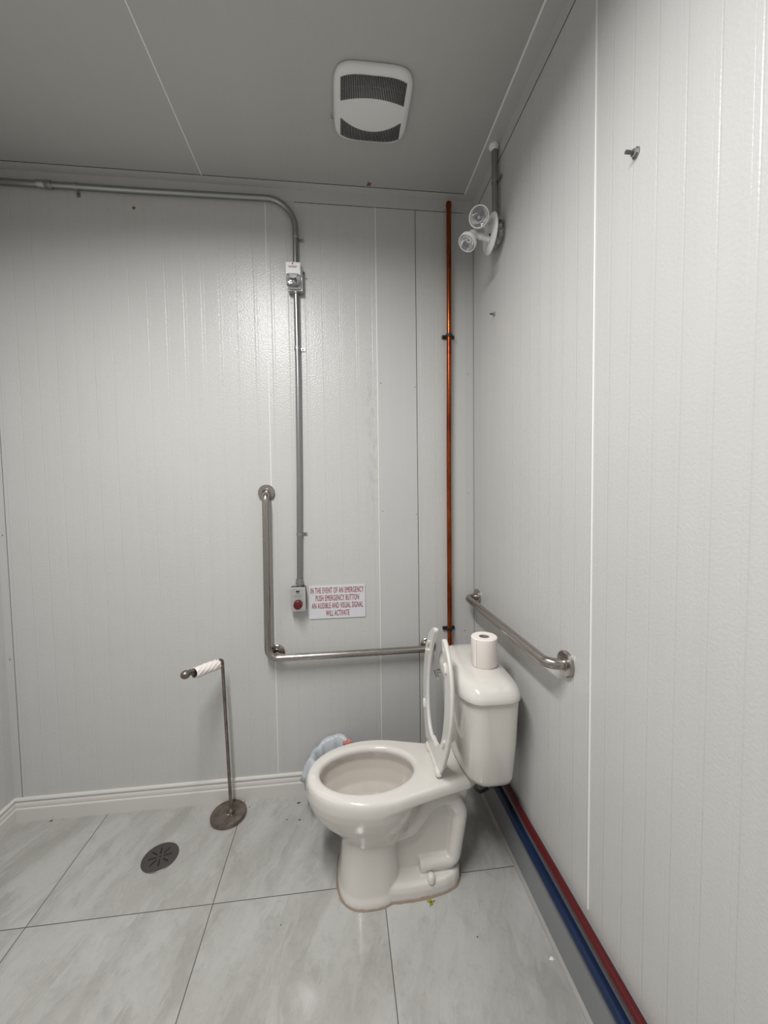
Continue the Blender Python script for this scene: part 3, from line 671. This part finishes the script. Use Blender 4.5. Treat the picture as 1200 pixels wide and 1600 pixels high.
# centre web between the two arms at the hinge end
loft(bm, [[sp(.100 * s_, 0, d) for s_, d in ((-1, .0175), (1, .0175), (1, .002), (-1, .002))], [sp(.06 * s_, .025, d) for s_, d in ((-1, .0175), (1, .0175), (1, .001), (-1, .001))], [sp(.03 * s_, .058, d) for s_, d in ((-1, .0175), (1, .0175), (1, .001), (-1, .001))]])
def rem2(o):
    a = o.modifiers.new('r', 'REMESH'); a.mode = 'VOXEL'; a.voxel_size = .0022; a.use_smooth_shade = True
    b = o.modifiers.new('s', 'SMOOTH'); b.factor = .5; b.iterations = 6
bm = apply_mods(bm, rem2); seat = obj('seat', bm, m_seat, toi, smooth='all')
def bumper(wd, h, ang):
    bm = bmesh.new(); c0 = sp(wd, h, .0185); ux_ = (sp(1, 0) - sp(0, 0)).normalized(); uh = (sp(0, .48) - sp(0, 0)).normalized(); nn = ux_.cross(uh); nn = nn if nn.x < 0 else -nn
    al = (ux_ * math.sin(ang) + uh * math.cos(ang)); sd = al.cross(nn)
    rs_ = [[c0 + al * (.019 * q * math.copysign(abs(math.cos(a)) ** .8, math.cos(a))) + sd * (.0065 * q * math.sin(a)) + nn * dd for a in [2 * math.pi * k / 24 for k in range(24)]] for q, dd in ((1, -.004), (1, .005), (.85, .0078), (.5, .009))]
    loft(bm, rs_); obj('bumper', bm, m_seat, seat, smooth=True)
for sg_ in (-1, 1):
    bumper(sg_ * .116, .395, -sg_ * .55); bumper(sg_ * .138, .13, sg_ * .30)
bm = tube(bmesh.new(), [(-.317, YT - .058, .4240), (-.317, YT + .060, .4240)], .0100, 16); hg = obj('hinge_rod', bm, m_seat, toi, smooth=True)
for sgn in (-1, 1):
    y = YT + sgn * .070
    bm = tube(bmesh.new(), [(-.319, y - sgn * .014, .4255), (-.319, y - sgn * .013, .4255), (-.319, y - sgn * .010, .4255), (-.319, y + sgn * .010, .4255), (-.319, y + sgn * .017, .4245), (-.319, y + sgn * .021, .4195), (-.319, y + sgn * .023, .419)], [.004, .010, .0135, .0145, .013, .009, .003], 18)
    obj('hinge_post', bm, m_seat, toi, smooth=True)
    bm = tube(bmesh.new(), [(-.319, y, .4280), (-.305, y, .434), (-.290, y, .447)], [.011, .010, .0085], 12); obj('hinge_arm', bm, m_seat, toi, smooth=True)

# spare paper roll on the tank
rc = Vector((-.128, -.470, .8025)); RR, RH = .0485, .108
rl = thing('toilet_paper_roll', 'full white toilet paper roll standing on the toilet tank lid', 'toilet paper', rc)
bm = lathe(bmesh.new(), [(.0195, .002), (RR - .002, 0), (RR, .003), (RR, RH - .003), (RR - .003, RH), (.0195, RH - .001), (.0195, .002)], rc, (0, 0, 1), 56); obj('paper', bm, m_paper, rl, smooth=True)
bm = lathe(bmesh.new(), [(.0197, .003), (.0197, RH - .003), (.0182, RH - .003), (.0182, .003)], rc, (0, 0, 1), 40, closed=True); obj('cardboard_core', bm, m_card, rl, smooth=True)
# loose tail edge of the paper
bm = bmesh.new(); pts_ = [(RR + .0006 + .0010 * (k == 6), math.radians(200 + k * 2.5)) for k in range(7)]
loft(bm, [[rc + Vector((r_ * math.cos(a), r_ * math.sin(a), .003)), rc + Vector(((r_ - .0008) * math.cos(a), (r_ - .0008) * math.sin(a), .003)), rc + Vector(((r_ - .0008) * math.cos(a), (r_ - .0008) * math.sin(a), RH - .003)), rc + Vector((r_ * math.cos(a), r_ * math.sin(a), RH - .003))] for r_, a in pts_]); obj('paper_edge', bm, m_paper, rl)

# ---------------------------------------------------------------- free standing paper holder
hx, hy = -1.190, -.097
hd = thing('paper_holder_stand', 'brushed nickel free-standing paper holder on a round base by the back wall', 'paper holder', (hx, hy, 0))
bm = lathe(bmesh.new(), [(0, 0), (.076, 0), (.078, .003), (.078, .013), (.075, .017), (.060, .019), (.018, .0195), (.0165, .021), (0, .021)], (hx, hy, .0003), (0, 0, 1), 56); obj('base', bm, m_nickel, hd, smooth=True)
obj('collar', lathe(bmesh.new(), [(.0165, 0), (.0165, .004), (.012, .010), (.0085, .016), (.0070, .020)], (hx + .012, hy, .020), (0, 0, 1), 28), m_nickel, hd, smooth=True)
TIPX, TIPY, AZ = -1.288, -.236, .733
pth = fillet([(hx + .012, hy, .02), (hx - .004, hy, .727), (TIPX, TIPY, AZ)], .016, 8)
obj('pole', tube(bmesh.new(), pth, .0072, 18), m_nickel, hd, smooth=True)
dv = (Vector((TIPX, TIPY, 0)) - Vector((hx - .004, hy, 0))).normalized()
tip = Vector((TIPX, TIPY, AZ))
bm = lathe(bmesh.new(), [(.0072, -.012), (.012, -.011), (.0125, -.006), (.008, -.003), (.008, 0), (.013, .003), (.0165, .010), (.0175, .017), (.0155, .026), (.009, .033), (0, .035)], tip - dv * .006, dv, 28); obj('knob', bm, m_nickel, hd, smooth=True)
# nearly empty roll hanging on the arm
a0 = Vector((hx - .004, hy, .725)) + dv * .022; a1 = tip - dv * .030
rl2 = thing('toilet_paper_roll', 'nearly used up toilet paper roll hanging on the arm of the paper holder', 'toilet paper', (a0 + a1) / 2 + Vector((0, 0, -.03)))
ln = (a1 - a0).length; rnd = random.Random(2); bm = bmesh.new(); rings = []
dn = (a1 - a0).normalized(); sdv = dn.cross(Vector((0, 0, 1))).normalized(); upv = sdv.cross(dn)
for i in range(28):
    f_ = i / 27; ring = []
    for k in range(48):
        a = 2 * math.pi * k / 48; r_ = .0222 + .0012 * math.sin(3 * a + 9 * f_) * .6 + .0011 * math.sin(8 * a - 26 * f_) + .0006 * math.sin(17 * a + 14 * f_)
        ring.append(a0 + dn * (ln * f_ + .003 * math.sin(a)) + (sdv * math.cos(a) + upv * math.sin(a)) * r_ - Vector((0, 0, .0115)))
    rings.append(ring)
inn = [[a0 + dn * (ln * f_ + .002) + (sdv * math.cos(2 * math.pi * k / 48) + upv * math.sin(2 * math.pi * k / 48)) * .0195 - Vector((0, 0, .0115)) for k in range(48)] for f_ in (1, 0)]
rs2 = rings + inn; rv = [[bm.verts.new(p) for p in r] for r in rs2]
for a, b in zip(rv, rv[1:] + rv[:1]):
    for k in range(48): bm.faces.new((a[k], a[(k + 1) % 48], b[(k + 1) % 48], b[k]))
obj('paper', bm, m_paper, rl2, smooth='all')
bm = lathe(bmesh.new(), [(.0192, .001), (.0192, ln + .001), (.0180, ln + .001), (.0180, .001)], a0 - Vector((0, 0, .0115)), dn, 32, closed=True); obj('cardboard_core', bm, m_card, rl2, smooth=True)

# ---------------------------------------------------------------- floor drain
dc = Vector((-1.408, -.272, 0))
dr = thing('floor_drain', 'round bronze floor drain cover with radial slots in the tiles', 'drain', dc)
bm = lathe(bmesh.new(), [(0, .0002), (.0665, .0002), (.0675, .0014), (.065, .003), (.060, .0035), (0, .0035)], dc, (0, 0, 1), 56); obj('cover_plate', bm, m_drain, dr)
bm = bmesh.new()
for k in range(8):
    a = math.radians(45 * k + 14); r0, r1 = .013, .043
    if k % 2: r0, r1 = .016, .046
    M = Matrix.Translation(dc + Vector((math.cos(a) * (r0 + r1) / 2, math.sin(a) * (r0 + r1) / 2, .0033))) @ Matrix.Rotation(a, 4, 'Z') @ Matrix.Diagonal((r1 - r0, .0062, .0008, 1))
    bmesh.ops.create_cube(bm, size=1, matrix=M)
so2 = obj('slots', bm, m_black, dr); so2['label'] = 'black radial slots'
bm = lathe(bmesh.new(), [(.0035, .0034), (.0035, .0042), (0, .0042)], dc, (0, 0, 1), 16); obj('centre_screw', bm, m_black, dr)

# ---------------------------------------------------------------- bin with liner in the corner behind the bowl
bc = Vector((-.712, -.132, 0))
bn = thing('waste_bin', 'small bin with a loose white plastic liner, half hidden behind the toilet bowl', 'waste bin', bc)
bm = lathe(bmesh.new(), [(0, .002), (.078, .002), (.080, .006), (.096, .248), (.098, .251), (.098, .256), (.093, .256), (.076, .01), (0, .01)], bc, (0, 0, 1), 40); obj('body', bm, m_bin, bn, smooth=True)
bm = bmesh.new(); rings = []; rnd = random.Random(7)
ph = [rnd.uniform(0, 6.28) for _ in range(8)]
for i, (r_, z) in enumerate([(.055, .12), (.072, .18), (.080, .242), (.088, .274), (.102, .287), (.110, .272), (.115, .245), (.121, .212), (.124, .188)]):
    ring = []
    for k in range(96):
        a = 2 * math.pi * k / 96; amp = .25 + abs(i - 3.5) * .32
        cr_ = (.0045 * math.sin(5 * a + ph[0]) + .004 * math.sin(9 * a + ph[1] + i * .4) + .0028 * math.sin(17 * a + ph[2] - i * .5) + .0015 * math.sin(31 * a + ph[3] + i)) * amp
        up_ = (.020 * max(0, math.cos(a - .9)) + .010 * math.sin(3 * a + ph[4])) * (1 if 2 <= i <= 6 else .5)
        lf = math.cos(a - math.pi * 1.08); ext = .016 * max(0, lf) ** 4 * max(0, i - 4) / 2.2
        ring.append(bc + Vector(((r_ + cr_ + ext) * .96 * math.cos(a), min((r_ + cr_) * math.sin(a), .127), z - .008 + up_ * .85 + .006 * math.sin(7 * a + ph[5] + i) * min(amp, 1))))
    rings.append(ring)
loft(bm, rings, caps=False); lb = obj('liner', bm, m_bag, bn, smooth='all')
so3 = lb.modifiers.new('thickness', 'SOLIDIFY'); so3.thickness = .0008
wp = bmesh.new(); rnd = random.Random(11)
bmesh.ops.create_icosphere(wp, subdivisions=3, radius=1, matrix=Matrix.Translation((0, 0, 0)))
for v in wp.verts:
    d_ = 1 + .22 * math.sin(7 * v.co.x + 3 * v.co.y) + .18 * math.sin(9 * v.co.z - 5 * v.co.x); v.co = Vector((-.645, -.118, .300)) + Vector((v.co.x * .022, v.co.y * .018, v.co.z * .020)) * d_
tag(obj('crumpled_wrapper', wp, m_pink), 'crumpled reddish pink wrapper poking out of the bin behind the toilet', 'wrapper')

# ---------------------------------------------------------------- little bits on the floor
bm = bmesh.new()
for k, (a, l) in enumerate(((.3, .016), (1.5, .012), (2.6, .015), (4.2, .013), (5.2, .010))):
    c0 = Vector((-.366, -.578, .001)); d_ = Vector((math.cos(a), math.sin(a), 0)); s2 = Vector((-d_.y, d_.x, 0))
    loft(bm, [[c0 + d_ * l * f_ + s2 * q * w2 + Vector((0, 0, .002 + h)) for q, h in ((-1, 0), (1, 0), (1, .001), (-1, .001))] for f_, w2 in ((0, .0015), (.5, .0035), (1, .0008))])
tag(obj('leaf_scrap', bm, m_green), 'tiny yellow-green leaf scrap on the tile in front of the toilet foot', 'leaf')
blotch('debris_crumb', (-.881, -.062, 0), (0, 0, 1), .009, m_debris, 'dark crumb on the floor nearest the back baseboard, left of the toilet', 'crumb', 8)
blotch('debris_crumb', (-.924, -.152, 0), (0, 0, 1), .004, m_debris, 'tiny dark crumb, left of the pair on the tile beside the bowl', 'crumb', 9)
blotch('debris_crumb', (-.867, -.160, 0), (0, 0, 1), .006, m_debris, 'dark crumb, right of the pair on the tile beside the bowl', 'crumb', 10)
blotch('debris_crumb', (-1.982, -.022, 0), (0, 0, 1), .007, m_debris, 'dark crumb against the baseboard near the left corner', 'crumb', 12)
blotch('debris_crumb', (-1.108, -.058, 0), (0, 0, 1), .005, m_rust, 'brown crumb on the floor right of the paper holder base', 'crumb', 13)
blotch('paper_scrap', (-.032, -.785, 0), (0, 0, 1), .009, m_paper, 'small pale paper scrap on the tile beside the right wall strip', 'paper scrap', 14)
blotch('debris_crumb', (-.24, -.70, 0), (0, 0, 1), .0028, m_debris, 'tiny dark crumb on the tile between toilet foot and right wall', 'crumb', 15)
blotch('debris_crumb', (-.885, -.585, 0), (0, 0, 1), .0028, m_debris, 'tiny dark crumb on the tile joint left of the toilet foot', 'crumb', 16)
